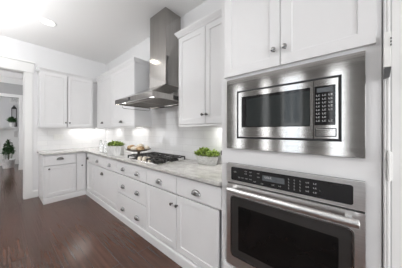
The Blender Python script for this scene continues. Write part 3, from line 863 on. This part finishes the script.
# ------------------------------------------------------------ glass bottles
def bottle(x, y, h, r, label):
    t = thing('glass_bottle', label, 'bottle', (x, y, .9145), 0, 'clear glass bottles in the corner of the worktop')
    bm = bmesh.new(); wl_ = .003
    pr = [(.0, 0), (r * .9, 0), (r, .006), (r, h * .58), (r * .8, h * .68), (r * .38, h * .76), (r * .36, h * .92), (r * .46, h * .93), (r * .46, h * .96),
          (r * .30, h * .96), (r * .28, h * .76), (r * .72, h * .665), (r - wl_, h * .57), (r - wl_, .008), (0, .008)]
    add_lathe(bm, pr, 'Z', (0, 0, 0), 24, close=False)
    obj('glass_body', bm, 'glass', t, smooth=True)
    bm = bmesh.new(); add_lathe(bm, [(r * .27, h * .90), (r * .27, h * .962), (r * .44, h * .965), (r * .42, h * .99), (r * .2, h)], 'Z', (0, 0, 0), 16)
    obj('stopper', bm, 'plastic', t, smooth=True)
    bm = bmesh.new()
    add_tube(bm, [(r * .47 * math.cos(a * PI / 8), r * .47 * math.sin(a * PI / 8), h * .90) for a in range(17)], .002, 6)
    for s in (-1, 1): add_tube(bm, [(s * r * .48, 0, h * .90), (s * r * .75, 0, h * .86), (s * r * .6, 0, h * .96), (s * r * .1, 0, h * 1.005)], .002, 6)
    obj('wire_clip', bm, 'darknickel', t, smooth=True)
bottle(-3.56, 1.23, .235, .036, 'clear swing-top glass bottle nearer the corner, left of the silver pot')
bottle(-3.42, 1.26, .225, .036, 'clear swing-top glass bottle nearer the silver pot')

# ------------------------------------------------------------ outlets and switches
def plate(name, label, cat, loc, rotz, w_, h, rockers=0, outlet=False, plug=False):
    t = thing(name, label, cat, loc, rotz)
    bm = bmesh.new(); add_box(bm, -w_ / 2, w_ / 2, -.006, 0, 0, h, bev=.002); obj('cover_plate', bm, 'plastic', t)
    for k in range(rockers):
        x = (k - (rockers - 1) / 2) * .046
        bm = bmesh.new(); add_box(bm, x - .016, x + .016, -.010, -.0062, h / 2 - .033, h / 2 + .033, bev=.002); obj('rocker', bm, 'plastic', t)
    if outlet:
        for s in (-1, 1):
            bm = bmesh.new(); add_box(bm, -.017, .017, -.009, -.0062, h / 2 + s * .02 - .014, h / 2 + s * .02 + .014, bev=.003); p = obj('socket', bm, 'plastic', t)
            bm = bmesh.new()
            for q in (-.006, .006): add_box(bm, q - .0012, q + .0012, -.0096, -.0091, h / 2 + s * .02 - .003, h / 2 + s * .02 + .006)
            obj('slot', bm, 'slot', p)
    return t
plate('light_switch', 'white three-gang switch plate on the tiled far wall', 'switch', (XL + .0095, .790, 1.130), PI / 2, .165, .115, 3)
plate('wall_outlet', 'white outlet on the tiled far wall near the corner', 'outlet', (XL + .0095, 1.385, 1.115), PI / 2, .075, .115, 0, True)
plate('wall_outlet', 'white outlet on the backsplash beside the oven tower', 'outlet', (-1.115, YW - .0095, 1.00), 0, .075, .115, 0, True)
bm = bmesh.new(); add_box(bm, -.014, .014, -.045, 0, 0, .055, bev=.004)
o = obj('power_plug', bm, 'black', None, loc=(-1.102, YW - .0195, 1.030)); tag(o, 'black plug in the backsplash outlet beside the oven tower', 'plug')

# ------------------------------------------------------------ recessed ceiling lights
def can(x, y, label, p=1.2):
    t = thing('recessed_light', label, 'ceiling light', (x, y, ZC - .0005), 0, 'recessed ceiling lights')
    bm = bmesh.new(); add_lathe(bm, [(.072, -.001), (.070, -.006), (.098, -.008), (.102, -.001)], 'Z', (0, 0, 0), 36); obj('trim_ring', bm, 'plastic', t, smooth=True)
    bm = bmesh.new(); add_lathe(bm, [(.083, -.009), (.083, -.011)], 'Z', (0, 0, 0), 32); obj('lens', bm, 'lens', t)
    area('can_light', (0, 0, -.02), (0, 0, 0), .14, .14, p, (1, .96, .90), 'DISK', t)
can(-3.56, .47, 'round white recessed light in the kitchen ceiling')
can(-3.56, -1.6, 'recessed ceiling light behind the camera, towards the far wall')  # extra can, added out of view for more light
can(-.6, -1.6, 'recessed ceiling light behind the camera')  # likewise an added can out of view

# ------------------------------------------------------------ far room
t = thing('mantel_shelf', 'white mantel shelf on bracket in the room beyond the opening', 'shelf', (-9.871, .18, 1.30))
bm = bmesh.new(); add_box(bm, 0, .42, -.55, .32, .125, .165, bev=.004); add_box(bm, 0, .2, -.5, .29, .08, .125, bev=.01); obj('shelf_board', bm, 'trim', t)
for y in (-.4, .17):
    bm = bmesh.new(); add_prism(bm, [(0, -.22), (.05, -.22), (.16, .0), (.16, .08), (0, .08)], 'Y', y - .045, y + .045); obj('bracket', bm, 'trim', t)
t = thing('potted_plant', 'small dark green plant in a grey pot on the mantel shelf', 'plant', (-9.58, .25, 1.4655))
bm = bmesh.new(); add_lathe(bm, [(.06, 0), (.085, .15), (.075, .15), (.07, .12)], 'Z', (0, 0, 0), 20); obj('pot', bm, 'silver', t)
foliage('foliage', t, .10, .10, .13, .24, 260, .08, 'leafdark')
t = thing('candle_lantern', 'tall black lantern behind the mantel plant', 'lantern', (-9.812, .31, 1.4655))
bm = bmesh.new(); add_box(bm, -.06, .06, -.07, .07, 0, .03, bev=.004)
for x in (-.052, .052):
    for y in (-.062, .062): add_box(bm, x - .008, x + .008, y - .008, y + .008, .03, .70)
add_box(bm, -.06, .06, -.07, .07, .70, .74, bev=.004); add_lathe(bm, [(.06, .74), (.02, .82), (.015, .84)], 'Z', (0, 0, 0), 4); obj('lantern_frame', bm, 'black', t)
bm = bmesh.new(); add_lathe(bm, [(.035, .031), (.035, .35), (.02, .352)], 'Z', (0, 0, 0), 20); obj('candle', bm, 'trim', t)
t = thing('floor_plant', 'leafy dark green floor plant in the room beyond the opening', 'plant', (-9.1, .15, 0))
bm = bmesh.new(); add_lathe(bm, [(.13, 0), (.17, .3), (.15, .3), (.14, .26)], 'Z', (0, 0, 0), 24); obj('pot', bm, 'silver', t)
bm = bmesh.new(); add_tube(bm, [(0, 0, .26), (.01, .02, .6), (0, .01, .95)], .012, 8); obj('stem', bm, 'soil', t)
foliage('foliage', t, .13, .13, .34, .66, 420, .09, 'leafdark')
bm = bmesh.new(); add_box(bm, 0, .03, -.17, .17, 0, .72, bev=.004); p = obj('picture_frame', bm, 'trim', None, loc=(-9.899, .36, 2.4)); tag(p, 'pale framed picture on the wall above the mantel shelf', 'picture')
bm = bmesh.new(); add_box(bm, .0305, .032, -.13, .13, .04, .68); obj('picture_print', bm, 'silver', p)

# ------------------------------------------------------------ made-up island behind the camera, a pale reflector for the steel
t = thing('kitchen_island', 'white kitchen island with pale stone top standing behind the camera', 'island', (-1.0, -.80, 0))
bm = bmesh.new(); add_box(bm, -1.1, 1.1, -.38, .38, 0, .883, bev=.003)
for k in range(4): shaker(bm, -1.08 + k * .54, -.56 + k * .54, .12, .86, -.3805, .02)
obj('carcass', bm, 'cab', t)
bm = bmesh.new(); add_box(bm, -1.14, 1.14, -.44, .44, .8835, .914, bev=.004); obj('stone_top', bm, 'granite', t)
